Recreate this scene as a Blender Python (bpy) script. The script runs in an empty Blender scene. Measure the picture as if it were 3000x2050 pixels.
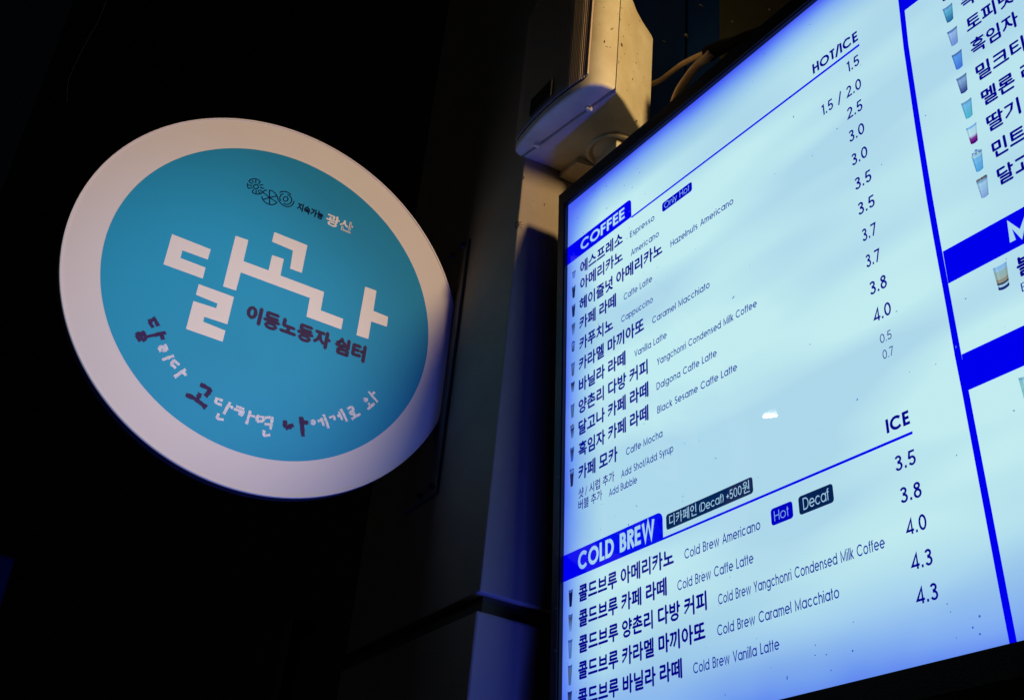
import bpy, bmesh, math, random
from mathutils import Vector, Matrix
from mathutils.geometry import tessellate_polygon
random.seed(7)
SC = bpy.context.scene
COL = SC.collection
EYE = 1.6                                    # eye height above the pavement
# ------------------------------------------------------------------ camera
cd = bpy.data.cameras.new('camera'); cam = bpy.data.objects.new('camera', cd); COL.objects.link(cam)
R = ((0.5206934, 0.8493322, 0.0866784), (-0.3897676, 0.3268179, -0.8609711), (-0.7595785, 0.4145176, 0.5012142))  # right, down, forward
cam.matrix_world = Matrix(((R[0][0], -R[1][0], -R[2][0], 0), (R[0][1], -R[1][1], -R[2][1], 0), (R[0][2], -R[1][2], -R[2][2], EYE), (0, 0, 0, 1)))
FOC = 3473.547
cd.sensor_width = 36; cd.lens = FOC/3000*36; cd.clip_start = .02; cd.clip_end = 500
SC.camera = cam
# ------------------------------------------------------------------ world: night sky
w = bpy.data.worlds.new('World'); SC.world = w; w.use_nodes = True
nt = w.node_tree
sky = nt.nodes.new('ShaderNodeTexSky'); sky.sky_type = 'NISHITA'; sky.sun_disc = False
sky.sun_elevation = math.radians(-4); sky.sun_rotation = math.radians(200)
nt.links.new(sky.outputs[0], nt.nodes['Background'].inputs[0]); nt.nodes['Background'].inputs[1].default_value = 0.05
SC.view_settings.view_transform = 'Standard'; SC.view_settings.look = 'None'
SC.view_settings.exposure = 0; SC.view_settings.gamma = 1; SC.view_settings.use_curve_mapping = False
SC.render.engine = 'CYCLES'
SC.cycles.use_denoising = True
SC.cycles.max_bounces = 8
LAMP_POS = Vector((.50, 1.05, EYE+1.66))     # assumed warm flood lamp on the shop wall, out of view
LAMP_AIM = Vector((-1.60, .70, EYE+1.30))
LAMP_POWER = 34; LAMP_COL = (1.0, .68, .30)

# ------------------------------------------------------------------ small maths
def ray(x, y):                               # direction seen at a photograph point
    c = ((x-1500)/FOC, (y-1025)/FOC, 1)
    return Vector([sum(R[i][k]*c[i] for i in range(3)) for k in range(3)])
def hit(x, y, ax, val):                      # point where that line of sight meets a plane of the place
    r = ray(x, y); o = (0, 0, EYE)[ax]
    return Vector((0, 0, EYE)) + r*((val-o)/r[ax])
BU = Vector((0.9992946, 0.0342593, 0.0153803)); BV = Vector((-0.0135207, -0.0538659, 0.9984566)); BN = Vector((-0.0350349, 0.9979603, 0.0533647))
BO = Vector((-1.3877513, 0.838107, 1.2319535+EYE))
def bp(u, v, d=0.0): return BO + BU*u + BV*v - BN*d      # point on the menu board, d in front of its face

# ------------------------------------------------------------------ object helpers
def mesh_obj(name, verts, faces, mat, parent=None, smooth=False, attr=None):
    base = parent_loc(parent)
    m = bpy.data.meshes.new(name)
    m.from_pydata([tuple(Vector(v)-base) for v in verts], [], faces)
    m.materials.append(mat)
    if smooth:
        for p in m.polygons: p.use_smooth = True
    if attr:
        a = m.color_attributes.new('ink', 'FLOAT_COLOR', 'CORNER')
        for p in m.polygons:
            for li in p.loop_indices: a.data[li].color = (*attr[p.index], 1)
    o = bpy.data.objects.new(name, m); COL.objects.link(o)
    if parent: o.parent = parent
    return o
def parent_loc(p):
    v = Vector((0, 0, 0))
    while p: v += p.location; p = p.parent
    return v
def bm_obj(name, bm, mat, parent=None, smooth=False):
    base = parent_loc(parent)
    bmesh.ops.translate(bm, verts=bm.verts, vec=-base)
    m = bpy.data.meshes.new(name); bm.to_mesh(m); bm.free(); m.materials.append(mat)
    if smooth:
        for p in m.polygons: p.use_smooth = True
    o = bpy.data.objects.new(name, m); COL.objects.link(o)
    if parent: o.parent = parent
    return o
def thing(name, loc, label, cat, group=None):
    o = bpy.data.objects.new(name, None); o.location = loc; o.empty_display_size = .05; COL.objects.link(o)
    return tag(o, label, cat, group)
def tag(o, label, cat, group=None):
    o['label'] = label; o['category'] = cat
    if group: o['group'] = group
    return o
def box_bm(bm, x0, x1, y0, y1, z0, z1, fr=None, bev=0):
    fr = fr or (lambda a, b, c: Vector((a, b, c)))
    vs = [bm.verts.new(fr(x, y, z)) for x in (x0, x1) for y in (y0, y1) for z in (z0, z1)]
    fs = [bm.faces.new([vs[i] for i in f]) for f in ((0, 1, 3, 2), (4, 6, 7, 5), (0, 4, 5, 1), (2, 3, 7, 6), (0, 2, 6, 4), (1, 5, 7, 3))]
    if bev:
        es = set(e for f in fs for e in f.edges)
        bmesh.ops.bevel(bm, geom=list(es), offset=bev, segments=2, affect='EDGES', profile=.5)
    bmesh.ops.recalc_face_normals(bm, faces=bm.faces)
def box(name, x0, x1, y0, y1, z0, z1, mat, parent=None, fr=None, bev=0):
    bm = bmesh.new(); box_bm(bm, x0, x1, y0, y1, z0, z1, fr, bev); return bm_obj(name, bm, mat, parent)
def tube(name, pts, r, mat, parent=None, n=10, flat=1.0):
    pts = [Vector(p) for p in pts]
    P = []                                   # smooth the path
    for i in range(len(pts)-1):
        p0, p1, p2, p3 = pts[max(i-1, 0)], pts[i], pts[i+1], pts[min(i+2, len(pts)-1)]
        for k in range(6):
            t = k/6
            P.append(.5*((2*p1)+(p2-p0)*t+(2*p0-5*p1+4*p2-p3)*t*t+(3*p1-p0-3*p2+p3)*t**3))
    P.append(pts[-1])
    V, F = [], []
    for i, p in enumerate(P):
        d = (P[min(i+1, len(P)-1)]-P[max(i-1, 0)]).normalized()
        a = d.cross(Vector((0, 1, 0))).normalized(); b = d.cross(a)
        rr = r(i/(len(P)-1)) if callable(r) else r
        for k in range(n):
            t = 2*math.pi*k/n
            V.append(p+a*math.cos(t)*rr+b*math.sin(t)*rr*flat)
    for i in range(len(P)-1):
        for k in range(n): F.append((i*n+k, i*n+(k+1) % n, (i+1)*n+(k+1) % n, (i+1)*n+k))
    F.append(tuple(range(n))[::-1]); F.append(tuple((len(P)-1)*n+k for k in range(n)))
    return mesh_obj(name, V, F, mat, parent, smooth=True)

# ------------------------------------------------------------------ materials
def mat(name, col, rough=.6, metal=0, noise=.0, scale=20, bump=0, bscale=200, spec=.5, col2=None, detail=4):
    m = bpy.data.materials.new(name); m.use_nodes = True
    t = m.node_tree; b = t.nodes['Principled BSDF']
    b.inputs['Roughness'].default_value = rough; b.inputs['Metallic'].default_value = metal
    b.inputs['Specular IOR Level'].default_value = spec
    b.inputs['Base Color'].default_value = (*col, 1)
    tc = t.nodes.new('ShaderNodeNewGeometry')
    if noise or col2:
        n = t.nodes.new('ShaderNodeTexNoise'); n.inputs['Scale'].default_value = scale; n.inputs['Detail'].default_value = detail
        t.links.new(tc.outputs['Position'], n.inputs['Vector'])
        r = t.nodes.new('ShaderNodeValToRGB'); c2 = col2 or tuple(c*(1-noise) for c in col)
        r.color_ramp.elements[0].position = .35; r.color_ramp.elements[1].position = .65
        r.color_ramp.elements[0].color = (*c2, 1); r.color_ramp.elements[1].color = (*col, 1)
        t.links.new(n.outputs['Fac'], r.inputs['Fac']); t.links.new(r.outputs['Color'], b.inputs['Base Color'])
    if bump:
        n2 = t.nodes.new('ShaderNodeTexNoise'); n2.inputs['Scale'].default_value = bscale; n2.inputs['Detail'].default_value = 6
        t.links.new(tc.outputs['Position'], n2.inputs['Vector'])
        bp_ = t.nodes.new('ShaderNodeBump'); bp_.inputs['Strength'].default_value = bump; bp_.inputs['Distance'].default_value = .002
        t.links.new(n2.outputs['Fac'], bp_.inputs['Height']); t.links.new(bp_.outputs['Normal'], b.inputs['Normal'])
    return m

def backlight_group():
    """light of the lamps behind the menu film: dimmer and bluer towards the edges of the box"""
    g = bpy.data.node_groups.new('backlight', 'ShaderNodeTree')
    g.interface.new_socket('Light', in_out='OUTPUT', socket_type='NodeSocketColor')
    N = g.nodes; L = g.links; out = N.new('NodeGroupOutput')
    geo = N.new('ShaderNodeNewGeometry')
    sub = N.new('ShaderNodeVectorMath'); sub.operation = 'SUBTRACT'; sub.inputs[1].default_value = BO; L.new(geo.outputs['Position'], sub.inputs[0])
    def dot(v):
        d = N.new('ShaderNodeVectorMath'); d.operation = 'DOT_PRODUCT'; d.inputs[1].default_value = v; L.new(sub.outputs[0], d.inputs[0]); return d.outputs['Value']
    def mt(op, a, b=None, clamp=False):
        m = N.new('ShaderNodeMath'); m.operation = op; m.use_clamp = clamp
        for i, x in enumerate((a, b)):
            if x is None: continue
            if isinstance(x, (int, float)): m.inputs[i].default_value = x
            else: L.new(x, m.inputs[i])
        return m.outputs[0]
    u, v = dot(BU), dot(BV)
    top = mt('DIVIDE', mt('MULTIPLY', v, -1), .085, True)
    lef = mt('DIVIDE', mt('ADD', u, .012), .105, True)
    bot = mt('DIVIDE', mt('ADD', mt('ADD', v, .9), .035), .18, True)
    f = mt('MULTIPLY', mt('MULTIPLY', top, lef), bot)
    nz = N.new('ShaderNodeTexNoise'); nz.inputs['Scale'].default_value = 7; nz.inputs['Detail'].default_value = 2; L.new(sub.outputs[0], nz.inputs['Vector'])
    f2 = mt('ADD', f, mt('MULTIPLY', mt('SUBTRACT', nz.outputs['Fac'], .5), mt('MULTIPLY', mt('SUBTRACT', 1, f), .25)))
    rp = N.new('ShaderNodeValToRGB'); cr = rp.color_ramp; cr.interpolation = 'B_SPLINE'
    cr.elements[0].position = 0; cr.elements[0].color = (.06, .10, .95, 1)
    cr.elements[1].position = 1; cr.elements[1].color = (.55, .85, .87, 1)
    for p, c in ((.12, (.10, .20, .92)), (.30, (.21, .42, .90)), (.52, (.34, .59, .86)), (.76, (.45, .74, .85))):
        e = cr.elements.new(p); e.color = (*c, 1)
    L.new(f2, rp.inputs['Fac'])
    # broad, soft diagonal patches: reflections in the cover, put into the backlight colour
    mp = N.new('ShaderNodeMapping'); mp.inputs['Rotation'].default_value = (0, .62, 0); mp.inputs['Scale'].default_value = (1.1, 1, 4.6); L.new(sub.outputs[0], mp.inputs['Vector'])
    n2 = N.new('ShaderNodeTexNoise'); n2.inputs['Scale'].default_value = 1.9; n2.inputs['Detail'].default_value = 1.5; L.new(mp.outputs[0], n2.inputs['Vector'])
    r2 = N.new('ShaderNodeValToRGB'); r2.color_ramp.elements[0].position = .42; r2.color_ramp.elements[1].position = .62
    r2.color_ramp.elements[0].color = (.78, .82, .95, 1); r2.color_ramp.elements[1].color = (1, 1, 1, 1); L.new(n2.outputs['Fac'], r2.inputs['Fac'])
    mx = N.new('ShaderNodeMix'); mx.data_type = 'RGBA'; mx.blend_type = 'MULTIPLY'; mx.inputs[0].default_value = 1
    L.new(rp.outputs[0], mx.inputs[6]); L.new(r2.outputs[0], mx.inputs[7]); L.new(mx.outputs[2], out.inputs[0])
    return g
BG = backlight_group()
def film(name, ink=None):
    """printed film: the backlight seen through ink of that colour; glossy cover"""
    m = bpy.data.materials.new(name); m.use_nodes = True
    t = m.node_tree; b = t.nodes['Principled BSDF']
    b.inputs['Base Color'].default_value = (.05, .05, .06, 1) if ink is None or ink == 'attr' else (*[.04*c for c in ink], 1)
    b.inputs['Roughness'].default_value = .012; b.inputs['Specular IOR Level'].default_value = .14
    g = t.nodes.new('ShaderNodeGroup'); g.node_tree = BG
    mx = t.nodes.new('ShaderNodeMix'); mx.data_type = 'RGBA'; mx.blend_type = 'MULTIPLY'; mx.inputs[0].default_value = 1
    t.links.new(g.outputs[0], mx.inputs[6])
    if ink is None: mx.inputs[7].default_value = (1, 1, 1, 1)
    elif ink == 'attr':
        a = t.nodes.new('ShaderNodeVertexColor'); a.layer_name = 'ink'; t.links.new(a.outputs[0], mx.inputs[7]); b.inputs['Base Color'].default_value = (.03, .03, .03, 1)
    else: mx.inputs[7].default_value = (*ink, 1)
    t.links.new(mx.outputs[2], b.inputs['Emission Color']); b.inputs['Emission Strength'].default_value = 1
    return m
F_WHITE = film('backlit_film'); F_BADGE = film('badge_ink', (0, .0, .62)); F_BLUE = film('blue_ink', (.0, .0, .98)); F_NAVY = film('navy_ink', (.002, .0, .30))
F_TEXT = film('text_blue_ink', (.004, .04, .40)); F_DARK = film('black_ink', (.004, .022, .10)); F_PALE = film('pale_letter', (.85, .90, 1.0))
F_THIN = film('pale_blue_letter', (.48, .55, 1.0)); F_ATTR = film('picture_ink', 'attr'); F_SPECK = film('dust_on_film', (.12, .25, .62))
M_FRAME = mat('black_frame_metal', (.012, .012, .014), .42, noise=.4, scale=60, bump=.2, bscale=500)
M_BOXSIDE = mat('box_casing', (.03, .03, .034), .6)
M_PILLAR = mat('tan_painted_plaster', (.325, .275, .235), .75, col2=(.285, .24, .20), scale=9, bump=.35, bscale=160)
M_GROOVE = mat('groove_shadow_gap', (.10, .09, .08), .9)
M_SPK = mat('weathered_cream_plastic', (.68, .63, .48), .5, col2=(.56, .49, .34), scale=14, bump=.12, bscale=300)
M_GRILLE = mat('metal_grille', (.50, .40, .33), .5, metal=.1)
M_GRBACK = mat('grille_back', (.01, .01, .01), .9)
M_BADGE = mat('black_badge', (.01, .01, .01), .4)
M_SPECK = mat('brown_dirt', (.05, .025, .012), .9)
M_PALEBIT = mat('pale_clip_plastic', (.85, .80, .62), .5)
M_NAVYWALL = mat('navy_wall_panel', (.002, .04, .27), .8, spec=.05, noise=.3, scale=5, bump=.3, bscale=90)
M_BROWNWALL = mat('dark_brown_wall_panel', (.055, .062, .055), .85, spec=.1, noise=.25, scale=8, bump=.3, bscale=120)
M_CABLE = mat('cream_cable', (.52, .38, .25), .55, noise=.25, scale=70)
M_TAPE = mat('black_tape', (.004, .004, .005), .8, spec=.05, bump=.5, bscale=150)
M_SIGNWHITE = mat('white_sign_film', (.68, .655, .67), .55, spec=.2, noise=.03, scale=6)
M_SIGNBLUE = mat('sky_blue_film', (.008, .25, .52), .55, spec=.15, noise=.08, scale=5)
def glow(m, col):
    """emission added to the blade sign film and letters, strongest low and to the left"""
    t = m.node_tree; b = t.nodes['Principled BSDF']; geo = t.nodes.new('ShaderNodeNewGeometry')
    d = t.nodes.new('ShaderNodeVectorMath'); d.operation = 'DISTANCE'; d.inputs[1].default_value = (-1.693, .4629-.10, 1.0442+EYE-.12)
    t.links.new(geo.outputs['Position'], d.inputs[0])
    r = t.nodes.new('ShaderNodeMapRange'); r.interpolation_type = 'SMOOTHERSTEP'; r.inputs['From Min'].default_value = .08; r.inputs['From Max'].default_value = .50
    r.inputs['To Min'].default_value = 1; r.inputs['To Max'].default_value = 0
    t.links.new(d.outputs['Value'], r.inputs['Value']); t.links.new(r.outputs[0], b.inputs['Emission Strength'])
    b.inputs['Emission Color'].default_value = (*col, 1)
glow(M_SIGNWHITE, (.12, .14, .20)); glow(M_SIGNBLUE, (.006, .112, .20))  # added emission brightens the sign's dark left side, no lamp inside
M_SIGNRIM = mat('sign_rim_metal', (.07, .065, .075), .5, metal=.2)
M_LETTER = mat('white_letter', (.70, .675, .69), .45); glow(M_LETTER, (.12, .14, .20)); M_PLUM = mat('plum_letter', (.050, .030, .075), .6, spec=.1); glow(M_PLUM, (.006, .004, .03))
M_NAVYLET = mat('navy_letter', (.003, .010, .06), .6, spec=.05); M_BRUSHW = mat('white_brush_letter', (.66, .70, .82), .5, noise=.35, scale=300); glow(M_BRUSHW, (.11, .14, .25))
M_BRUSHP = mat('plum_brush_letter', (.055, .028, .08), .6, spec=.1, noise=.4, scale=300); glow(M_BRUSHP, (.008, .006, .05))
M_STEEL = mat("painted_steel_plate", (.16, .145, .13), .5, noise=.15, scale=30)
M_BOLT = mat('dark_bolt', (.03, .03, .03), .4, metal=.6)
M_GROUND = mat('asphalt', (.05, .05, .05), .9, noise=.3, scale=30, bump=.5)
M_WALLDARK = mat('dark_shop_front', (.006, .006, .008), .7, noise=.3, scale=3)
M_POST = mat('blue_enamel', (.015, .025, .08), .4)
M_INSECT = mat('black_insect', (.01, .008, .008), .5); M_WING = mat('insect_leg', (.12, .06, .03), .6)

# ------------------------------------------------------------------ ground
g = mesh_obj('ground', [(-80, -80, 0), (80, -80, 0), (80, 80, 0), (-80, 80, 0)], [(0, 1, 2, 3)], M_GROUND); g['kind'] = 'structure'
# ------------------------------------------------------------------ shop wall behind the board
WY = 1.02; XS = -1.308; XB = -1.206
t = thing('shop_wall', (-1.2, WY, 0), 'dark shop wall of navy and brown panels behind the top of the lit menu board', 'wall')
box('panel', -1.49, XS-.002, WY, WY+.06, 0, 9, M_NAVYWALL, t)
box('panel', XS+.001, XB, WY+.003, WY+.06, 0, 9, M_NAVYWALL, t)
box('panel', XB+.0015, -.62, WY-.004, WY+.06, 0, 9, M_BROWNWALL, t)
box('recess_wall', -.62, 4.5, 1.45, 1.5, 0, 9, M_BROWNWALL, t)
box('reveal', -.66, -.6205, WY+.06, 1.45, 0, 9, M_BROWNWALL, t)
box('light_block', -1.40, 2.2, .875, WY-.006, 0, EYE+.285, M_WALLDARK, t)  # dark box added under the board to keep blue light off the pillar's side
bm = bmesh.new()
for x, y, s in ((2008, 104, .0042), (2051, 15, .0015), (1944, 121, .001), (2145, 64, .0015), (2253, 29, .0015), (2155, 111, .0015)):
    p = hit(x, y, 1, WY-.006)
    box_bm(bm, p.x-s*.5, p.x+s*.4, WY-.008, WY+.001, p.z-s*.5, p.z+s*.6)
o = bm_obj('paint_chip', bm, mat('paint_chip', (.14, .14, .11), .8), t); o['kind'] = 'stuff'

# ------------------------------------------------------------------ pillar
t = thing('pillar', (-1.73, .9, 0), 'tan painted square pillar between the round blade sign and the lit menu board', 'pillar')
PX0, PX1, PY0, PY1 = -1.968, -1.49, .80, 1.10
zg0, zg1 = EYE+.536, EYE+.566
def block(name, z0, z1, d, m, chip=False):
    bm = bmesh.new(); box_bm(bm, PX0-d, PX1+d, PY0-d, PY1, z0, z1, bev=.0022 if d >= 0 else 0)
    if chip:
        for v in bm.verts:
            if v.co.z > z1-.01 and v.co.x > PX1-.02 and v.co.y < PY0+.02: v.co.z -= random.uniform(0, .004); v.co.x -= random.uniform(0, .002)
    return bm_obj(name, bm, m, t)
block('upper_block', zg1, 9, 0, M_PILLAR)
block('groove', zg0-.004, zg1+.004, -.014, M_GROOVE)
block('lower_block', 0, zg0, .003, M_PILLAR, True)
bm = bmesh.new()
for (x, y, s) in ((1534, 521, .004), (1594.6, 600, .0035), (1594, 660, .0015), (1562, 590, .0015), (1600, 542, .001)):
    p = hit(x, y, 0, PX1)
    a = random.uniform(-.3, .3)
    bmesh.ops.create_icosphere(bm, subdivisions=1, radius=s, matrix=Matrix.Translation(p) @ Matrix.Rotation(a, 4, 'X') @ Matrix.Diagonal((.25, .3, 1, 1)))
o = bm_obj('dirt_speck', bm, M_SPECK, t); o['kind'] = 'stuff'

# ------------------------------------------------------------------ dark shop front left of the pillar
t = thing('shop_front', (-4.5, 1.2, 0), 'unlit black shop front to the left of the tan pillar', 'building')
box('wall', -220, PX0-.01, 1.15, 1.4, 0, 220, M_WALLDARK, t)
box('door_panel', -3.1, -2.3, 1.12, 1.148, 0, 2.5, M_WALLDARK, t)
for x in (-3.16, -2.3): box('door_post', x, x+.06, 1.09, 1.146, 0, 2.56, M_FRAME, t)
# neighbour's sign box whose edge catches the blue light at the far left
bx = thing('sign_box', (-2.72, -.1, EYE+.56), 'narrow dark blue sign box edge at the far left, below the round sign', 'sign')
box('casing', -2.8, -2.62, -.6, .292, EYE+.60, EYE+.79, M_POST, bx, bev=.01)
box('support', -2.73, -2.69, -.2, -.16, 0, EYE+.60, M_FRAME, bx)

# ------------------------------------------------------------------ glyphs (built-in font) as flat meshes
_cache = {}
def _text(s, off):
    c = bpy.data.curves.new('t', 'FONT'); c.body = s; c.resolution_u = 2; c.offset = off
    o = bpy.data.objects.new('t', c); COL.objects.link(o)
    dg = bpy.context.evaluated_depsgraph_get(); e = o.evaluated_get(dg); m = e.to_mesh()
    V = [(v.co.x, v.co.y) for v in m.vertices]; F = [tuple(p.vertices) for p in m.polygons]
    e.to_mesh_clear(); bpy.data.objects.remove(o); bpy.data.curves.remove(c)
    return V, F
def _w(s):
    V, _ = _text(s, 0); return max(v[0] for v in V)-min(v[0] for v in V)
def glyph(ch, off):
    k = (ch, off)
    if k not in _cache:
        adv = _w('l'+ch+'l')-_w('ll')
        if ch == ' ': V, F = [], []
        elif ch == 'a' and off < .01:                  # round single-storey a: bowl and short stem
            V, F = _text('d', off); V = [(x, min(y, .462)) for x, y in V]; adv = _w('ldl')-_w('ll')
        else: V, F = _text(ch, off)
        _cache[k] = (V, F, adv)
    return _cache[k]
def lay(s, off=0, track=0):
    """outlines of a line of text; off is the extra weight"""
    bold = max(0, off); C = .682
    V, F, x = [], [], 0
    for ch in s:
        g_ = latin(ch, .10+2*max(off, -.01)) if ord(ch) < 0x3000 and ch != ' ' else None
        if ch == ' ': x += .46*C if not any(ord(c) > 0x3000 for c in s) else .26; continue
        if g_:
            gv, gf, W = g_; n = len(V); V += [(a*C+x, b*C) for a, b in gv]; F += [tuple(i+n for i in f) for f in gf]
            x += (W+.115-.1*off)*C+track; continue
        gv, gf, adv = glyph(ch, 0)
        for dx, dy in (((bold, 0), (-bold, 0), (0, bold), (0, -bold)) if bold else ((0, 0),)):
            n = len(V); V += [(a+x+dx, b+dy) for a, b in gv]; F += [tuple(i+n for i in f) for f in gf]
        x += adv+track
    return V, F
# geometric monoline Latin letters and digits (capitals 1 high), strokes of width w
XH = .74
def arc(cx, cy, rx, ry, a0=0, a1=360, n=None):
    n = n or max(5, int(abs(a1-a0)/18))
    return [(cx+rx*math.cos(math.radians(a0+(a1-a0)*k/n)), cy+ry*math.sin(math.radians(a0+(a1-a0)*k/n))) for k in range(n+1)]
def latin(ch, w):
    h = w/2; r = XH/2; R_ = r-h; q = []; T = 1-h; X = XH-h
    if ch in 'abdpgq':
        q = [arc(r, r, R_, R_)]
        q += {'a': [[(2*r-h, 0), (2*r-h, XH)]], 'b': [[(h, 0), (h, 1)]], 'd': [[(2*r-h, 0), (2*r-h, 1)]], 'p': [[(h, XH), (h, -.28)]], 'g': [[(2*r-h, XH), (2*r-h, 0)]+arc(r, -.02, R_, .26-h, 0, -150)]}[ch]; W = 2*r
    elif ch == 'o': q = [arc(r, r, R_, R_)]; W = 2*r
    elif ch == 'c': q = [arc(r, r, R_, R_, 42, 318)]; W = 2*r-.06
    elif ch == 'e': q = [[(h, r), (2*r-h, r)]+arc(r, r, R_, R_, 0, 318)]; W = 2*r
    elif ch == 'f': q = [[(.12, 0), (.12, .82)]+arc(.27, .82, .15, .18-h, 180, 85), [(0, X), (.28, X)]]; W = .27
    elif ch == 't': q = [[(.13, 0), (.13, .96)], [(0, X), (.28, X)]]; W = .27
    elif ch in 'hn': q = [[(h, 0), (h, 1 if ch == 'h' else XH)], arc(.29, XH-.29, .29-h, .29-h, 180, 0)+[(.58-h, 0)]]; W = .58
    elif ch == 'm': q = [[(h, 0), (h, XH)], arc(.25, XH-.25, .25-h, .25-h, 180, 0)+[(.5-h, 0)], arc(.75-w, XH-.25, .25-h, .25-h, 180, 0)+[(1-h-w, 0)]]; W = 1-w
    elif ch == 'r': q = [[(h, 0), (h, XH)], arc(.25, XH-.25, .25-h, .25-h, 180, 75)]; W = .29
    elif ch == 'u': q = [[(h, XH)]+arc(.29, .29, .29-h, .29-h, 180, 360), [(.58-h, XH), (.58-h, 0)]]; W = .58
    elif ch == 'i': q = [[(h, 0), (h, XH)], [(h, .87), (h, .87+w)]]; W = w
    elif ch == 'l': q = [[(h, 0), (h, 1)]]; W = w
    elif ch == 'k': q = [[(h, 0), (h, 1)], [(h, .26), (.44, XH)], [(.18, .40), (.48, 0)]]; W = .47
    elif ch == 'w': q = [[(h, XH), (.25, h*.6), (.46, XH-.02), (.67, h*.6), (.92-h, XH)]]; W = .92
    elif ch == 'y': q = [[(h, XH), (.29, 0)], [(.56-h, XH), (.20, -.28)]]; W = .56
    elif ch == 'z': q = [[(.02, X), (.46, X), (.04, h), (.50, h)]]; W = .5
    elif ch == 's':
        ry = (XH/2-h)/2; q = [arc(.22, XH/2+ry, .21-h, ry, 35, 270)+arc(.22, XH/2-ry, .22-h, ry, 90, -145)[1:]]; W = .44
    elif ch in 'OC': q = [arc(.5, .5, .5-h, .5-h)] if ch == 'O' else [arc(.5, .5, .5-h, .5-h, 42, 318)]; W = 1. if ch == 'O' else .90
    elif ch == 'D': q = [[(.3, T), (h, T), (h, h), (.3, h)]+arc(.32, .5, .46-h, .5-h, -90, 90)]; W = .78
    elif ch in 'EF': q = [[(.50, T), (h, T), (h, 0 if ch == 'F' else h)]+([] if ch == 'F' else [(.52, h)]), [(h, .51), (.47, .51)]]; W = .52
    elif ch == 'H': q = [[(h, 0), (h, 1)], [(.68-h, 0), (.68-h, 1)], [(h, .51), (.68-h, .51)]]; W = .68
    elif ch == 'I': q = [[(h, 0), (h, 1)]]; W = w
    elif ch == 'L': q = [[(h, 1), (h, h), (.45, h)]]; W = .45
    elif ch == 'M': q = [[(h, 0), (h, T), (.45, .12), (.90-h, T), (.90-h, 0)]]; W = .90
    elif ch == 'B': q = [[(.28, .53), (h, .53), (h, T), (.28, T)]+arc(.30, .765-h/2, .24-h, .235-h/2, 90, -90), [(h, .53), (h, h), (.30, h)]+arc(.32, .27+h/3, .27-h, .26-h*.66, -90, 90)]; W = .59
    elif ch == 'R': q = [[(h, 0), (h, T), (.28, T)]+arc(.30, .74, .27-h, .26-h, 90, -90)+[(h, .48+h)], [(.28, .50), (.55, 0)]]; W = .57
    elif ch == 'W': q = [[(h, 1), (.30, h*.8), (.55, .97), (.80, h*.8), (1.1-h, 1)]]; W = 1.1
    elif ch == 'T': q = [[(0, T), (.5, T)], [(.25, 0), (.25, 1)]]; W = .5
    elif ch == 'A': q = [[(h*.6, 0), (.37, T), (.74-h*.6, 0)], [(.15, .30), (.59, .30)]]; W = .74
    elif ch == 'V': q = [[(h*.6, 1), (.35, h), (.70-h*.6, 1)]]; W = .70
    elif ch == 'Y': q = [[(h*.6, 1), (.32, .42), (.64-h*.6, 1)], [(.32, .44), (.32, 0)]]; W = .64
    elif ch == 'S':
        ry = (.5-h)/2; q = [arc(.27, .5+ry, .25-h, ry, 35, 270)+arc(.27, .5-ry, .27-h, ry, 90, -145)[1:]]; W = .54
    elif ch == '0': q = [arc(.31, .5, .31-h, .5-h)]; W = .62
    elif ch == '1': q = [[(.02, .84), (.22, T), (.22, 0)]]; W = .30
    elif ch == '2': q = [arc(.29, .71, .27-h, .29-h, 170, -35)+[(h*.9, h), (.58, h)]]; W = .58
    elif ch == '3': q = [arc(.28, .75, .25-h, .25-h, 160, -90)+arc(.28, .28, .28-h, .26-h*.5, 90, -160)[0:]]; W = .57
    elif ch == '4': q = [[(.62, .24), (h*.8, .24), (.46, T), (.46, 0)]]; W = .62
    elif ch == '5': q = [[(.52, T), (.16, T), (.09, .54)]+arc(.28, .32, .28-h, .32-h, 128, -155)]; W = .57
    elif ch == '7': q = [[(.02, T), (.52, T), (.18, 0)]]; W = .54
    elif ch == '8': q = [arc(.29, .76, .24-h, .24-h), arc(.29, .275, .28-h, .275-h*.6)]; W = .58
    elif ch == '.': q = [[(w*.6, 0), (w*.6, w*1.2)]]; W = w*1.2
    elif ch == '/': q = [[(.0, -.08), (.36, 1.05)]]; W = .36
    elif ch == '+': q = [[(.0, .42), (.44, .42)], [(.22, .20), (.22, .64)]]; W = .44
    elif ch == '(': q = [arc(.5, .45, .45, .68, 140, 220)]; W = .2
    elif ch == ')': q = [arc(-.3, .45, .45, .68, 40, -40)]; W = .2
    else: return None
    V, F = [], []
    for L_ in q:
        P = [Vector(p) for p in L_]; closed = (P[0]-P[-1]).length < 1e-5; n = len(P); b0 = len(V)
        for i, p in enumerate(P):
            a = P[i-1] if i else (P[-2] if closed else None); c = P[i+1] if i < n-1 else (P[1] if closed else None)
            d1 = (p-a).normalized() if a is not None else None; d2 = (c-p).normalized() if c is not None else None
            if d1 is None: d1 = d2
            if d2 is None: d2 = d1
            n1 = Vector((-d1.y, d1.x)); n2 = Vector((-d2.y, d2.x)); m_ = n1+n2
            m_ = m_.normalized() if m_.length > 1e-4 else n1
            k = 1/max(.42, m_.dot(n1)); V += [tuple(p+m_*h*k), tuple(p-m_*h*k)]
        for i in range(n-1): F.append((b0+2*i, b0+2*i+1, b0+2*i+3, b0+2*i+2))
    return V, F, W
LAT_CAP = .682; KOR_LO, KOR_HI = -.064, .80
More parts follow.
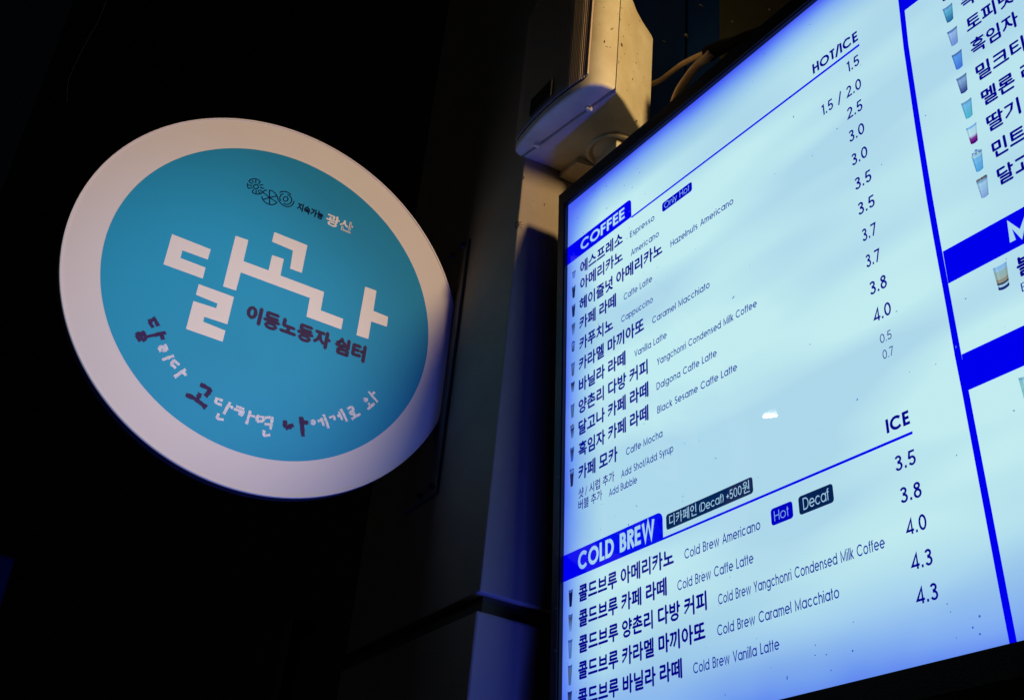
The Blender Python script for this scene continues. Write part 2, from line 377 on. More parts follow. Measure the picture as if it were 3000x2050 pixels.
def stagger(n, F):
    """tiny height steps so that crossing strokes never share one plane"""
    par = list(range(n))
    def find(i):
        while par[i] != i: par[i] = par[par[i]]; i = par[i]
        return i
    for f in F:
        r0 = find(f[0])
        for i in f[1:]: par[find(i)] = r0
    ids = {}; out = []
    for i in range(n):
        r0 = find(i); k = ids.setdefault(r0, len(ids)); out.append(.000018*(k % 9))
    return out
def fit_text(s, u0, u1, v0, h, off=0, kor=None, track=0):
    """glyph outlines scaled so the line runs u0..u1, its base at v0 and its capitals h tall"""
    V, F = lay(s, off, track)
    x0 = min(v[0] for v in V); x1 = max(v[0] for v in V)
    if kor is None: kor = any(ord(c) > 0x3000 for c in s)
    lo, hi = (KOR_LO, KOR_HI) if kor else (0, LAT_CAP)
    return [(u0+(x-x0)/(x1-x0)*(u1-u0), v0+(y-lo)/(hi-lo)*h) for x, y in V], F

# ------------------------------------------------------------------ menu board (light box)
BW, BH = 2.09, .899
board = thing('menu_board', bp(BW/2, -BH, 0), 'large backlit coffee menu board in a black frame listing COFFEE and COLD BREW prices', 'menu board')
fr = lambda a, b, c: bp(a, c, b)
box('casing', -.016, BW+.016, -.075, -.006, -BH-.025, .026, M_BOXSIDE, board, fr)
def frame_bar(a, b, c, d):
    """mitred bar: inner edge a-b, outer edge d-c, raised in front of the film"""
    V = []
    f0, f1 = .0085, -.05
    for (u, v) in (a, b, c, d): V.append(bp(u, v, f0))
    for (u, v) in (a, b, c, d): V.append(bp(u, v, f1))
    return V, [(0, 1, 2, 3), (7, 6, 5, 4), (0, 4, 5, 1), (1, 5, 6, 2), (2, 6, 7, 3), (3, 7, 4, 0)]
fl, ft, fb = .0195, .0295, .034
I = [(0, 0), (BW, 0), (BW, -BH), (0, -BH)]
Oo = [(-fl, ft), (BW+fl, ft), (BW+fl, -BH-fb), (-fl, -BH-fb)]
for k in range(4):
    a, b_ = I[k], I[(k+1) % 4]; d, c = Oo[k], Oo[(k+1) % 4]
    sh = .0006
    V, F = frame_bar(a, b_, c, d)
    bm = bmesh.new(); vs = [bm.verts.new(v) for v in V]
    for f in F: bm.faces.new([vs[i] for i in f])
    bmesh.ops.recalc_face_normals(bm, faces=bm.faces)
    es = [e for e in bm.edges if {vs.index(e.verts[0]), vs.index(e.verts[1])} in ({0, 1}, {2, 3})]
    bmesh.ops.bevel(bm, geom=es, offset=.0025, segments=2, affect='EDGES')
    bm_obj('frame_bar', bm, M_FRAME, board)
panel = mesh_obj('light_panel', [bp(-.001, .001), bp(BW+.001, .001), bp(BW+.001, -BH-.001), bp(-.001, -BH-.001)], [(0, 1, 2, 3)], F_WHITE, board)
def flat(name, poly, m, d, par=None):
    V = [bp(u, v, d) for u, v in poly]
    return mesh_obj(name, V, [tuple(range(len(V)))], m, par or panel)
L1, L2, L3 = .0004, .0008, .0012
def rounded(u0, u1, v0, v1, r, corners='tl tr bl br', n=6):
    P = []
    for cu, cv, a0, key in ((u0+r, v0+r, 180, 'bl'), (u1-r, v0+r, 270, 'br'), (u1-r, v1-r, 0, 'tr'), (u0+r, v1-r, 90, 'tl')):
        if key in corners:
            for k in range(n+1):
                a = math.radians(a0+90*k/n); P.append((cu+r*math.cos(a), cv+r*math.sin(a)))
        else: P.append((u0 if 'l' in key else u1, v0 if 'b' in key else v1))
    return P
def txt(name, s, u0, u1, v0, h, m, off=0, d=L3, **k):
    V, F = fit_text(s, u0, u1, v0, h, off, **k)
    z = stagger(len(V), F)
    return mesh_obj(name, [bp(u, v, d+z[i]) for i, (u, v) in enumerate(V)], F, m, panel)
# blue title strips, rules and right-hand column
flat('title_strip', rounded(.0, .1693, -.1222, -.0868, .0085, 'tr'), F_BLUE, L1)
flat('rule_line', [(.1693, -.1248), (.6288, -.1255), (.6290, -.1219), (.1693, -.1214)], F_BLUE, L1)
flat('title_strip', rounded(.0, .2217, -.6626, -.6230, .0105, 'tr'), F_BLUE, L1)
flat('rule_line', [(.2217, -.6626), (.6246, -.6626), (.6246, -.6594), (.2217, -.6594)], F_BLUE, L1)
DIV = [(.6958, -.0), (.6945, -.10), (.6905, -.178), (.6882, -.30), (.6872, -.40), (.6875, -.452), (.6888, -.54), (.6892, -.60), (.6904, -.6413), (.692, -.74), (.694, -.8545), (.6951, -.899)]
DIR_ = [(.7035, -.0), (.7022, -.10), (.6979, -.178), (.6958, -.30), (.6950, -.40), (.6952, -.452), (.6962, -.54), (.6970, -.60), (.6982, -.6415), (.700, -.74), (.702, -.8565), (.7029, -.899)]
V = [bp(u, v, L1) for u, v in DIV]+[bp(u, v, L1) for u, v in DIR_]; n = len(DIV)
mesh_obj('divider', V, [(i, i+1, n+i+1, n+i) for i in range(n-1)], F_BLUE, panel)
for a, b_, l in ((0, -.1240, .7005), (-.4735, -.5143, .6960), (-.6005, -.6418, .6972)):
    flat('title_strip', [(l, b_), (BW, b_), (BW, a), (l, a)], F_BLUE, L1)
flat('added_blue_field', [(.90, -.60), (BW, -.60), (BW, -.1235), (.90, -.1235)], F_BLUE, L2)  # unseen blue areas added so the board throws bluer light on the pillar
flat('added_blue_field', [(.90, -BH), (BW, -BH), (BW, -.6415), (.90, -.6415)], F_BLUE, L2)
# ---- left column
KOR = [('에스프레소', .0368, .1482, -.1596), ('아메리카노', .0371, .1476, -.1915), ('헤이즐넛 아메리카노', .0353, .2402, -.2285), ('카페 라떼', .0357, .1298, -.2640),
       ('카푸치노', .0361, .1220, -.3014), ('카라멜 마끼아또', .0351, .1943, -.3371), ('바닐라 라떼', .0354, .1507, -.3735), ('양촌리 다방 커피', .0348, .2005, -.4096),
       ('달고나 카페 라떼', .0352, .2007, -.4453), ('흑임자 카페 라떼', .0356, .1994, -.4812), ('카페 모카', .0360, .1295, -.5185),
       ('콜드브루 아메리카노', .0384, .2421, -.7010), ('콜드브루 카페 라떼', .0388, .2267, -.7366), ('콜드브루 양촌리 다방 커피', .0391, .2994, -.7724),
       ('콜드브루 카라멜 마끼아또', .0387, .2945, -.8078), ('콜드브루 바닐라 라떼', .0383, .2503, -.8440)]
for s, u0, u1, v in KOR: txt('korean_lettering', s, u0, u1, v, .0222, F_NAVY, off=.033)
for s, u0, u1, v in (('샷 / 시럽 추가', .0362, .1217, -.5469), ('버블 추가', .0364, .0933, -.5655)): txt('korean_lettering', s, u0, u1, v, .0150, F_NAVY, off=.014)
ENG = [('Espresso', .1659, .2245, -.1600), ('Americano', .1672, .2336, -.1946), ('Hazelnuts Americano', .2585, .3906, -.2285), ('Caffe Latte', .1485, .2160, -.2640),
       ('Cappuccino', .1418, .2156, -.2998), ('Caramel Macchiato', .2129, .3351, -.3355), ('Vanilla Latte', .1712, .2436, -.3718), ('Yangchonri Condensed Milk Coffee', .2206, .4198, -.4068),
       ('Dalgona Caffe Latte', .2182, .3417, -.4443), ('Black Sesame Caffe Latte', .2183, .3772, -.4806), ('Caffe Mocha', .1485, .2276, -.5182),
       ('Add Shot/Add Syrup', .1372, .2487, -.5478), ('Add Bubble', .1091, .1723, -.5668)]
for s, u0, u1, v in ENG: txt('english_lettering', s, u0, u1, v, .0112, F_TEXT, off=.020)
for s, u0, u1, v in (('Cold Brew Americano', .2625, .3973, -.7003), ('Cold Brew Caffe Latte', .2470, .3830, -.7370), ('Cold Brew Yangchonri Condensed Milk Coffee', .3193, .5727, -.7722),
                     ('Cold Brew Caramel Macchiato', .3150, .5049, -.8085), ('Cold Brew Vanilla Latte', .2701, .4135, -.8441)):
    txt('english_lettering', s, u0, u1, v, .0130, F_TEXT, off=.016)
PR = [('1.5', .6060, .6258, -.1540), ('1.5 / 2.0', .5583, .6240, -.1912), ('2.5', .5955, .6211, -.2236), ('3.0', .5950, .6193, -.2585), ('3.0', .5942, .6190, -.2943),
      ('3.5', .5942, .6195, -.3307), ('3.5', .5940, .6191, -.3673), ('3.7', .5950, .6165, -.4054), ('3.7', .5953, .6165, -.4418), ('3.8', .5955, .6200, -.4790), ('4.0', .5947, .6205, -.5150),
      ('3.5', .5978, .6246, -.6964), ('3.8', .5990, .6259, -.7324), ('4.0', .5997, .6265, -.7676), ('4.3', .6000, .6272, -.8044), ('4.3', .6005, .6279, -.8395)]
for s, u0, u1, v in PR: txt('price', s, u0, u1, v, .0168, F_NAVY, off=.024)
for s, u0, u1, v in (('0.5', .6002, .6163, -.5442), ('0.7', .6010, .6160, -.5645)): txt('price', s, u0, u1, v, .0112, F_NAVY, off=.002)
txt('heading', 'HOT/ICE', .5518, .6288, -.1160, .0162, F_NAVY, off=.052, track=-.015)
txt('heading', 'ICE', .5929, .6240, -.6508, .0162, F_NAVY, off=.055, track=-.015)
txt('heading', 'COFFEE', .0378, .1535, -.1150, .0205, F_PALE, off=.042, track=-.015)
txt('heading', 'COLD BREW', .0367, .2060, -.6555, .0268, F_PALE, off=.052, track=-.015)
# badges
def badge(s, u0, u1, v0, v1, m, tu0, tu1, tv, th, tm, off=0, r=.004):
    flat('badge', rounded(u0, u1, v0, v1, r), m, L2); txt('badge_lettering', s, tu0, tu1, tv, th, tm, off=off, d=L3, kor=False)
badge('Only Hot', .2423, .3094, -.1570, -.1405, F_BADGE, .2477, .3040, -.1537, .0108, F_THIN, -.008)
badge('Hot', .4148, .4496, -.7018, -.6812, F_BADGE, .4203, .4435, -.6975, .0122, F_THIN, -.008)
badge('Decaf', .4590, .5110, -.7022, -.6800, F_DARK, .4660, .5048, -.6980, .0142, F_PALE, -.004)
badge('디카페인 (Decaf) +500원', .2290, .3893, -.6520, -.6308, F_DARK, .2356, .3838, -.6475, .0118, F_PALE, .0)
# ---- right column
for s, u0, u1, v in (('녹차', .7745, .8130, -.1850), ('토피넛', .7750, .8360, -.2210), ('흑임자', .7750, .8360, -.2553), ('밀크티', .7755, .8365, -.2925), ('멜론 라', .7757, .8455, -.3286),
                     ('딸기', .7757, .8165, -.3643), ('민트', .7757, .8165, -.3997), ('달고', .7754, .8160, -.4348)):
    txt('korean_lettering', s, u0, u1, v, .0202, F_NAVY, off=.028)
txt('heading', 'M', .7742, .8010, -.5056, .0232, F_PALE, off=.065)
txt('heading', '블', .7757, .7960, -.5480, .0207, F_NAVY, off=.03)
txt('english_lettering', 'B', .7762, .7845, -.5655, .0098, F_TEXT, off=0)
# printed photographs of the drinks: cup outline in bands of the drink's colours
def cup(uc, vb, h, w0, w1, bands, topping=None):
    V, F, A = [], [], []
    ys = [0]+[b_[0] for b_ in bands]
    m = 7
    for k, y in enumerate(ys):
        ww = (w0+(w1-w0)*y)/2
        for j in range(m):
            s = -1+2*j/(m-1); bend = -.06*h*(1-s*s)*(1 if y < .98 else .6)
            V.append(bp(uc+s*ww, vb+y*h+bend, L2))
    for k in range(len(ys)-1):
        for j in range(m-1):
            F.append((k*m+j, k*m+j+1, (k+1)*m+j+1, (k+1)*m+j))
            c = tuple(x*(.8 if w1 < .011 else 1) for x in bands[k][1]); e = .82 if j in (0, m-2) else (1.12 if j == 1 else 1)     # printed edge line and streak of the cup
            A.append(tuple(min(1, x*e) for x in c))
    if topping:
        for q in range(11):
            a = random.uniform(-1, 1); r = w1*.13; cx = uc+a*w1*.42; cy = vb+h*(1.02+.15*(1-abs(a))*random.random())
            c = topping[q % len(topping)]; n0 = len(V)
            for k in range(6):
                an = k*math.pi/3; V.append(bp(cx+r*math.cos(an), cy+r*math.sin(an), L3))
            F.append(tuple(range(n0, n0+6))); A.append(c)
    return mesh_obj('drink_picture', V, F, F_ATTR, panel, attr=A)
def grad(lo, hi, lid, n=8, liquid=.86):
    out = []
    for k in range(n):
        t_ = k/(n-1); j = random.uniform(-.05, .05)
        out.append((liquid*(k+1)/n, tuple(max(0, min(1, lo[i]+(hi[i]-lo[i])*t_+j*hi[i])) for i in range(3))))
    out.append((.93, lid)); out.append((1, tuple(x*.75 for x in lid)))
    return out
dk = (.05, .03, .09); lid = (.30, .36, .70); milk = (.62, .62, .78)
LC = [(-.1565, .013, ((.5, .55, .95), (.55, .6, .95), (.12, .15, .4)), None), (-.1936, .0215, (dk, (.07, .05, .12), lid), None), (-.2290, .0218, ((.02, .02, .12), (.05, .05, .16), lid), None),
      (-.2625, .0205, ((.75, .8, .95), (.22, .2, .25), lid), None), (-.2930, .015, ((.10, .08, .14), (.55, .6, .8), (.6, .7, .95)), [(.02, .03, .3), (.2, .3, .7)]), (-.3358, .0225, ((.30, .27, .28), (.5, .5, .6), lid), None),
      (-.3640, .0165, (milk, (.12, .05, .08), (.10, .10, .3)), None), (-.4080, .0225, ((.36, .36, .46), (.42, .42, .5), lid), None), (-.4420, .0190, (milk, (.10, .06, .14), (.6, .62, .8)), [(.35, .2, .12), (.2, .12, .2)]),
      (-.4805, .0225, ((.25, .35, .85), (.10, .06, .10), lid), None), (-.5205, .0245, ((.09, .04, .14), (.12, .05, .14), (.7, .75, .9)), [(.03, .05, .25), (.2, .25, .55)]),
      (-.7018, .0240, ((.01, .01, .08), (.03, .02, .10), lid), None), (-.7368, .0235, ((.85, .88, .98), (.25, .18, .18), lid), None), (-.7745, .0255, ((.45, .52, .68), (.5, .58, .75), lid), None),
      (-.8106, .0265, ((.42, .45, .5), (.45, .42, .36), lid), None), (-.8460, .0265, ((.35, .38, .5), (.2, .18, .22), (.08, .09, .3)), None)]
for vb, h, (lo, hi, ld), top in LC: cup(.0190, vb, h, .0058, .0102, grad(lo, hi, ld), top)
RC = [(-.1525, ((.02, 0, .2), (.08, .02, .2), (.3, .4, .7)), None), (-.1866, ((.02, .18, .42), (.25, .60, .75), (.30, .42, .80)), None), (-.2227, ((.35, .36, .75), (.62, .68, .95), (.25, .3, .7)), None), (-.2584, ((.12, .24, .80), (.22, .45, .95), (.2, .3, .7)), None),
      (-.2935, ((.05, .06, .30), (.45, .50, .78), (.25, .3, .6)), None), (-.3295, ((.15, .55, .70), (.30, .62, .88), (.28, .5, .8)), None), (-.3648, ((.25, .02, .22), (.88, .88, .97), (.4, .6, .9)), None),
      (-.4025, ((.15, .45, .80), (.35, .62, .95), (.75, .85, .95)), [(.03, .06, .35), (.7, .8, .95), (.1, .15, .5)]), (-.4370, ((.45, .48, .80), (.72, .78, .97), (.5, .6, .85)), [(.2, .1, .08), (.35, .25, .25), (.1, .1, .2)])]
for vb, (lo, hi, ld), top in RC:
    b_ = grad(lo, hi, ld, 10)
    if lo[0] == .25 and lo[1] == .02: b_ = [(.15, (.16, .0, .22)), (.3, (.3, .02, .25)), (.38, (.45, .12, .42)), (.46, (.75, .5, .75)), (.9, (.85, .87, .96)), (1, (.35, .55, .9))]
    cup(.7572, vb, .0232 if top is None else .0222, .0088, .0138, b_, top)
cup(.7580, -.5510, .0275, .0125, .0165, [(.12, (.02, .03, .2)), (.22, (.75, .8, .9)), (.3, (.06, .05, .12)), (.45, (.6, .38, .25)), (.62, (.7, .6, .5)), (.8, (.62, .62, .55)), (.9, (.6, .7, .9)), (1, (.5, .65, .95))])
cup(.7660, -.6860, .0340, .0190, .0240, grad((.3, .7, .7), (.55, .8, .85), (.5, .72, .9)))
# dust and splashes on the cover
def speck(bm, u, v, r, asp=1, rot=0, d=.0015):
    n0 = [bm.verts.new(bp(u+r*(math.cos(a)*asp*math.cos(rot)-math.sin(a)*math.sin(rot)), v+r*(math.cos(a)*asp*math.sin(rot)+math.sin(a)*math.cos(rot)), d)) for a in [k*math.pi/4+random.uniform(-.2, .2) for k in range(8)]]
    bm.faces.new(n0)
bm = bmesh.new()
def uvof(x, y):
    r = ray(x, y); e = Vector((0, 0, EYE)); p = e+r*((BO-e).dot(BN)/r.dot(BN)); q = p-BO; return q.dot(BU), q.dot(BV)
for x, y, r, asp, rot in ((1694, 639, .0011, 1, 0), (1780, 611, .0009, 2.2, .9), (1779, 546, .0011, 1, 0), (1816, 582, .0007, 1, 0), (1754, 578, .0007, 1, 0), (1748, 607, .0005, 1, 0), (1846, 669, .0007, 2, .8), (1839, 700, .0006, 3, -.3),
                          (2151, 872, .0011, 2.6, .5), (2327, 344, .0011, 1.4, 1), (2374, 74, .0007, 1, 0), (2241, 160, .0006, 2, .6), (2308, 173, .0005, 1, 0), (2514, 1171, .0009, 1.8, 1), (2501, 1906, .0012, 1, 0), (2438, 1963, .0008, 1, 0), (2309, 1985, .0009, 2.6, 1.5),
                          (2503, 1822, .0007, 1, 0), (2778, 1769, .0008, 1, 0), (2873, 1805, .0013, 1, 0), (2853, 1838, .0011, 1, 0), (2874, 1857, .0010, 1.2, 0), (2805, 1868, .0006, 1, 0), (2832, 876, .0007, 1.6, 0), (2455, 379, .0006, 3, 0), (2224, 1398, .0006, 1, 0),
                          (1719, 2000, .0006, 1, 0), (1844, 1537, .0009, 2.2, 2), (2424, 1917, .0007, 1.6, 0), (2262, 1955, .0005, 1, 0), (1788, 2, .0006, 1, 0), (2392, 1889, .0007, 1.5, 0), (2391, 1919, .0007, 1.5, 0), (2788, 1792, .0005, 1.8, 0)):
    u, v = uvof(x, y)
    if 0 < u < BW and -BH < v < 0: speck(bm, u, v, r, asp, rot)
for k in range(210):
    u = random.uniform(.005, BW-.01) if k > 90 else random.uniform(.005, .35); v = -random.random()**(1.6 if k % 2 else 1)*.89-.004
    speck(bm, u, v, random.choice((.0003, .0004, .0005, .0007)), random.uniform(1, 2.2), random.uniform(0, 3))
o = bm_obj('dust_speck', bm, F_SPECK, panel); o['kind'] = 'stuff'
# screws and drips on the frame
for v in (-.50, -.62, -.70, -.76):
    bm = bmesh.new(); bmesh.ops.create_icosphere(bm, subdivisions=1, radius=.0022, matrix=Matrix.Translation(bp(-.006, v, .0085)) @ Matrix.Diagonal((1, .4, 1.3, 1)))
    bm_obj('screw', bm, M_STEEL, board)

# ------------------------------------------------------------------ round blade sign
SX = -1.693; SCY, SCZ, SR = .4629, 1.0442+EYE, .350
CH = .7925-SCY                                         # the disc is cut straight where it meets its mount
sign = thing('round_sign', (SX-.03, .80, SCZ), 'round blue and white blade sign with white block Korean lettering on the pillar', 'sign')
def disc_poly(r, n=160):
    P = []
    for k in range(n):
        a = 2*math.pi*k/n; h, v = r*math.cos(a), r*math.sin(a)
        if h > CH: h = CH
        P.append((h, v))
    return P
def extr(name, P, x0, x1, m, par, bev=0):
    bm = bmesh.new(); vs = [bm.verts.new((x1, SCY+h, SCZ+v)) for h, v in P]
    f = bm.faces.new(vs); r = bmesh.ops.extrude_face_region(bm, geom=[f])
    bmesh.ops.translate(bm, verts=[e for e in r['geom'] if isinstance(e, bmesh.types.BMVert)], vec=(x0-x1, 0, 0))
    bmesh.ops.remove_doubles(bm, verts=bm.verts, dist=1e-6); bmesh.ops.recalc_face_normals(bm, faces=bm.faces)
    return bm_obj(name, bm, m, par)
TH = .021
extr('drum', disc_poly(SR-.0004), SX-TH, SX-.0015, M_SIGNRIM, sign)
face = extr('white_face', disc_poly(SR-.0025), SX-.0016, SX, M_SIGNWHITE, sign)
# thin bright trim ring around the face
V, F = [], []; P = disc_poly(SR); Q = disc_poly(SR-.0028); n = len(P)
for (h, v), (h2, v2) in zip(P, Q): V += [(SX-.004, SCY+h, SCZ+v), (SX+.0012, SCY+h, SCZ+v), (SX+.0012, SCY+h2, SCZ+v2), (SX-.002, SCY+h2, SCZ+v2)]
for k in range(n):
    j = (k+1) % n
    for q in range(3): F.append((4*k+q, 4*j+q, 4*j+q+1, 4*k+q+1))
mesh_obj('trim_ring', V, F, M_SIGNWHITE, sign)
def on(h, v, d): return (SX+d, SCY+h, SCZ+v)
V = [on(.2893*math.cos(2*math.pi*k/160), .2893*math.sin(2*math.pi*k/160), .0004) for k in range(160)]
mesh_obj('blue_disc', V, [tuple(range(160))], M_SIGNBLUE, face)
def sp(x, y): p = hit(x, y, 0, SX); return p.y-SCY, p.z-SCZ
s3 = 600/2324
def c3(l): return [(150+a*s3, 700+b*s3) for a, b in l]
def c4(l): return [(850+a*s3, 700+b*s3) for a, b in l]
LOGO = [c3([(1370, -52), (1808, 120), (1775, 237), (1487, 132), (1465, 218), (1750, 328), (1718, 452), (1272, 290)]),
        [(689.6, 691.2), (727, 704), (712.9, 765.8), (786.3, 792.7), (796.6, 748), (831, 759.2), (821, 807.8), (948.9, 855.7), (939.1, 909.7), (1004.9, 934.4), (999.2, 965.4), (897.2, 928), (907.3, 873.5), (705, 798.6), (690.9, 851.8), (653, 839.4)],
        [(803.1, 680.5), (900.2, 719.2), (883.6, 800.2), (849.3, 787.6), (857.9, 734.9), (796.6, 708.7)],
        c4([(850, 543), (978, 590), (942, 818), (1110, 885), (1095, 997), (918, 938), (885, 1137), (750, 1093)]),
        c3([(1672, 515), (2072, 660), (1997, 970), (1737, 885), (1722, 940), (1975, 1042), (1943, 1168), (1528, 1022), (1612, 705), (1870, 788), (1885, 735), (1640, 635)])]
for poly in LOGO:
    P2 = [sp(x, y) for x, y in poly]
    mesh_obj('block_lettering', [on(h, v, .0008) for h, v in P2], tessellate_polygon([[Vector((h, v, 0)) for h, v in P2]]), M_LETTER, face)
def sign_text(s, h0, h1, v0, ht, m, off, lo=KOR_LO, hi=KOR_HI, name='lettering', d=.0008, slope=0):
    V, F = lay(s, off); x0 = min(v[0] for v in V); x1 = max(v[0] for v in V)
    W = [(h0+(x-x0)/(x1-x0)*(h1-h0), v0+(y-lo)/(hi-lo)*ht) for x, y in V]
    z = stagger(len(W), F)
    return mesh_obj(name, [on(h, v, d+z[i]) for i, (h, v) in enumerate(W)], F, m, face)
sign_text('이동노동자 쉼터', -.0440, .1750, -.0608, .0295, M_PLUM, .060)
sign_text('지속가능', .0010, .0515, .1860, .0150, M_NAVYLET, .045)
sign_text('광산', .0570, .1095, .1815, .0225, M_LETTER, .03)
# painted strokes: wide polylines on the disc
def stroke(bm, pts, wd, d=.0009, rag=.0):
    P = [Vector(sp(x, y)) for x, y in pts]
    if len(P) > 2:
        Q = []
        for i in range(len(P)-1):
            p0, p1, p2, p3 = P[max(i-1, 0)], P[i], P[i+1], P[min(i+2, len(P)-1)]
            for k in range(5):
                t_ = k/5; Q.append(.5*((2*p1)+(p2-p0)*t_+(2*p0-5*p1+4*p2-p3)*t_*t_+(3*p1-p0-3*p2+p3)*t_**3))
        P = Q+[P[-1]]
    elif rag: P = [P[0].lerp(P[1], k/6) for k in range(7)]
    prev = None
    for i, p in enumerate(P):
        t_ = (P[min(i+1, len(P)-1)]-P[max(i-1, 0)]).normalized(); nn = Vector((-t_.y, t_.x))
        ww = wd/2*(1+random.uniform(-rag, rag))
        a = bm.verts.new(on(*(p+nn*ww), d)); b_ = bm.verts.new(on(*(p-nn*ww*(1+random.uniform(-rag, rag))), d))
        if prev: bm.faces.new((prev[0], prev[1], b_, a))
        prev = (a, b_)
def c7(l): return [(700+a*380/2321, 500+b*380/2321) for a, b in l]
WH = [[(175, 200), (205, 165), (265, 150), (330, 162), (380, 195)], [(175, 200), (240, 245)], [(230, 175), (265, 225)], [(300, 165), (300, 232)], [(380, 195), (345, 245)],
      [(152, 230), (150, 270), (158, 300), (172, 325)], [(165, 262), (235, 275)], [(172, 325), (240, 308)], [(232, 385), (265, 410), (330, 425), (390, 415), (430, 385), (455, 362), (500, 352)],
      [(232, 385), (265, 340)], [(305, 415), (305, 352)], [(370, 412), (340, 352)], [(370, 345), (545, 485)], [(365, 268), (430, 258)], [(372, 305), (450, 325)],
      [(345, 298), (332, 262), (300, 255), (268, 270), (260, 300), (280, 325), (312, 330), (338, 318), (345, 298)],
      [(540, 352), (600, 370), (650, 415), (680, 460), (700, 520), (740, 580), (800, 630), (860, 648), (920, 640), (960, 610), (985, 550)],
      [(545, 485), (545, 352)], [(545, 485), (680, 458)], [(545, 485), (680, 572)], [(545, 485), (545, 608)], [(545, 485), (440, 520)], [(405, 465), (425, 520), (480, 580), (545, 610), (610, 612), (655, 595), (680, 572)],
      [(878, 520), (865, 485), (830, 472), (797, 490), (793, 525), (812, 548), (850, 552), (878, 520)], [(725, 400), (760, 382), (810, 378), (870, 395), (930, 435)],
      [(795, 418), (755, 435), (730, 480), (735, 530), (755, 540)], [(865, 430), (915, 465), (942, 520), (930, 570), (890, 605), (840, 608), (795, 590)]]
bm = bmesh.new()
for k, l in enumerate(WH): stroke(bm, c7(l), .0019, d=.0007+.00001*k)
bm_obj('wheel_emblem', bm, M_NAVYLET, face)
def c5(l): return [(150+a*s3, 1100+b*s3) for a, b in l]
def c6(l): return [(750+a*s3, 1100+b*s3) for a, b in l]
CHARS = [(M_BRUSHP, .0062, [c3(l) for l in ([(1158, 885), (1215, 990)], [(1100, 935), (1168, 918)], [(1110, 938), (1155, 1010)], [(1050, 1118), (1300, 1064)], [(1250, 1085), (1270, 1145)], [(960, 1095), (1010, 1165)], [(960, 1092), (1000, 1072), (1030, 1140)], [(1032, 1045), (1072, 1125), (1030, 1155)])]),
         (M_BRUSHW, .0048, [c3(l) for l in ([(1218, 1235), (1245, 1280)], [(1222, 1238), (1262, 1222), (1285, 1268)], [(1262, 1270), (1310, 1262)], [(1290, 1195), (1315, 1262)], [(1258, 1375), (1390, 1325)])]),
         (M_BRUSHW, .0048, [c3(l) for l in ([(1362, 1425), (1388, 1372)], [(1385, 1372), (1452, 1432)], [(1360, 1422), (1412, 1468)], [(1395, 1568), (1525, 1480)], [(1492, 1510), (1532, 1550)])]),
         (M_BRUSHP, .0078, [c5(l) for l in ([(1690, 100), (1750, 130), (1800, 172), (1745, 238)], [(1690, 200), (1655, 270)], [(1525, 216), (1640, 272), (1760, 365)])]),
         (M_BRUSHW, .0046, [c5(l) for l in ([(1860, 255), (1945, 285)], [(1885, 262), (1862, 308), (1935, 335)], [(2028, 302), (1955, 438)], [(2008, 342), (2062, 368)], [(1900, 430), (1885, 485), (1955, 500)])]),
         (M_BRUSHW, .0044, [c5(l) for l in ([(2098, 348), (2188, 382)], [(2070, 380), (2192, 416)], [(2128, 425), (2152, 412), (2172, 430), (2150, 450), (2128, 428)], [(2258, 400), (2215, 552)], [(2245, 450), (2308, 468)])]),
         (M_BRUSHW, .0046, [c6(l) for l in ([(8, 455), (15, 518)], [(8, 518), (75, 520)], [(75, 520), (92, 478)], [(8, 458), (90, 478)], [(98, 480), (165, 476)], [(95, 550), (160, 556)], [(185, 468), (162, 612)], [(92, 622), (85, 680), (158, 672)])]),
         (M_BRUSHP, .0078, [c6(l) for l in ([(325, 508), (332, 595)], [(330, 598), (425, 562)], [(510, 468), (532, 692)], [(528, 532), (592, 536)])]),
         (M_BRUSHW, .0046, [c6(l) for l in ([(628, 530), (645, 512), (662, 530), (645, 548), (628, 532)], [(698, 518), (745, 506)], [(738, 480), (766, 572)], [(765, 442), (822, 598)])]),
         (M_BRUSHW, .0044, [c6(l) for l in ([(830, 480), (882, 464), (888, 508)], [(922, 462), (960, 448)], [(935, 408), (978, 506)], [(960, 378), (1032, 522)])]),
         (M_BRUSHW, .0044, [c6(l) for l in ([(1032, 378), (1085, 358), (1100, 395), (1062, 412)], [(1062, 412), (1080, 440), (1118, 418)], [(1108, 430), (1118, 468)], [(1082, 494), (1182, 434)])]),
         (M_BRUSHW, .0044, [c6(l) for l in ([(1225, 272), (1240, 262), (1256, 276), (1240, 290), (1225, 274)], [(1275, 310), (1292, 346)], [(1264, 384), (1342, 314)], [(1274, 182), (1378, 302)], [(1318, 210), (1346, 188)])])]
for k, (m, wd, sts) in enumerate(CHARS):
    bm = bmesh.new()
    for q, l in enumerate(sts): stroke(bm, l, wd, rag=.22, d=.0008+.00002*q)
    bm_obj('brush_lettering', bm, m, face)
# mount: neck, wall plate and bolts
box('neck', SX-TH+.002, SX-.004, SCY+CH+.0003, .7998, SCZ-.15, SCZ+.15, M_SIGNRIM, sign)
plate = box('wall_plate', -1.80, -1.672, .7935, .7998, EYE+.781, EYE+1.306, M_STEEL, sign, bev=.0015)
for (x, z) in ((-1.684, EYE+.795), (-1.684, EYE+1.293), (-1.727, EYE+.792), (-1.727, EYE+1.293)):
    bm = bmesh.new(); bmesh.ops.create_cone(bm, cap_ends=True, segments=6, radius1=.0065, radius2=.006, depth=.006, matrix=Matrix.Translation((x, .7905, z)) @ Matrix.Rotation(math.pi/2, 4, 'X'))
    bm_obj('bolt', bm, M_BOLT, sign)

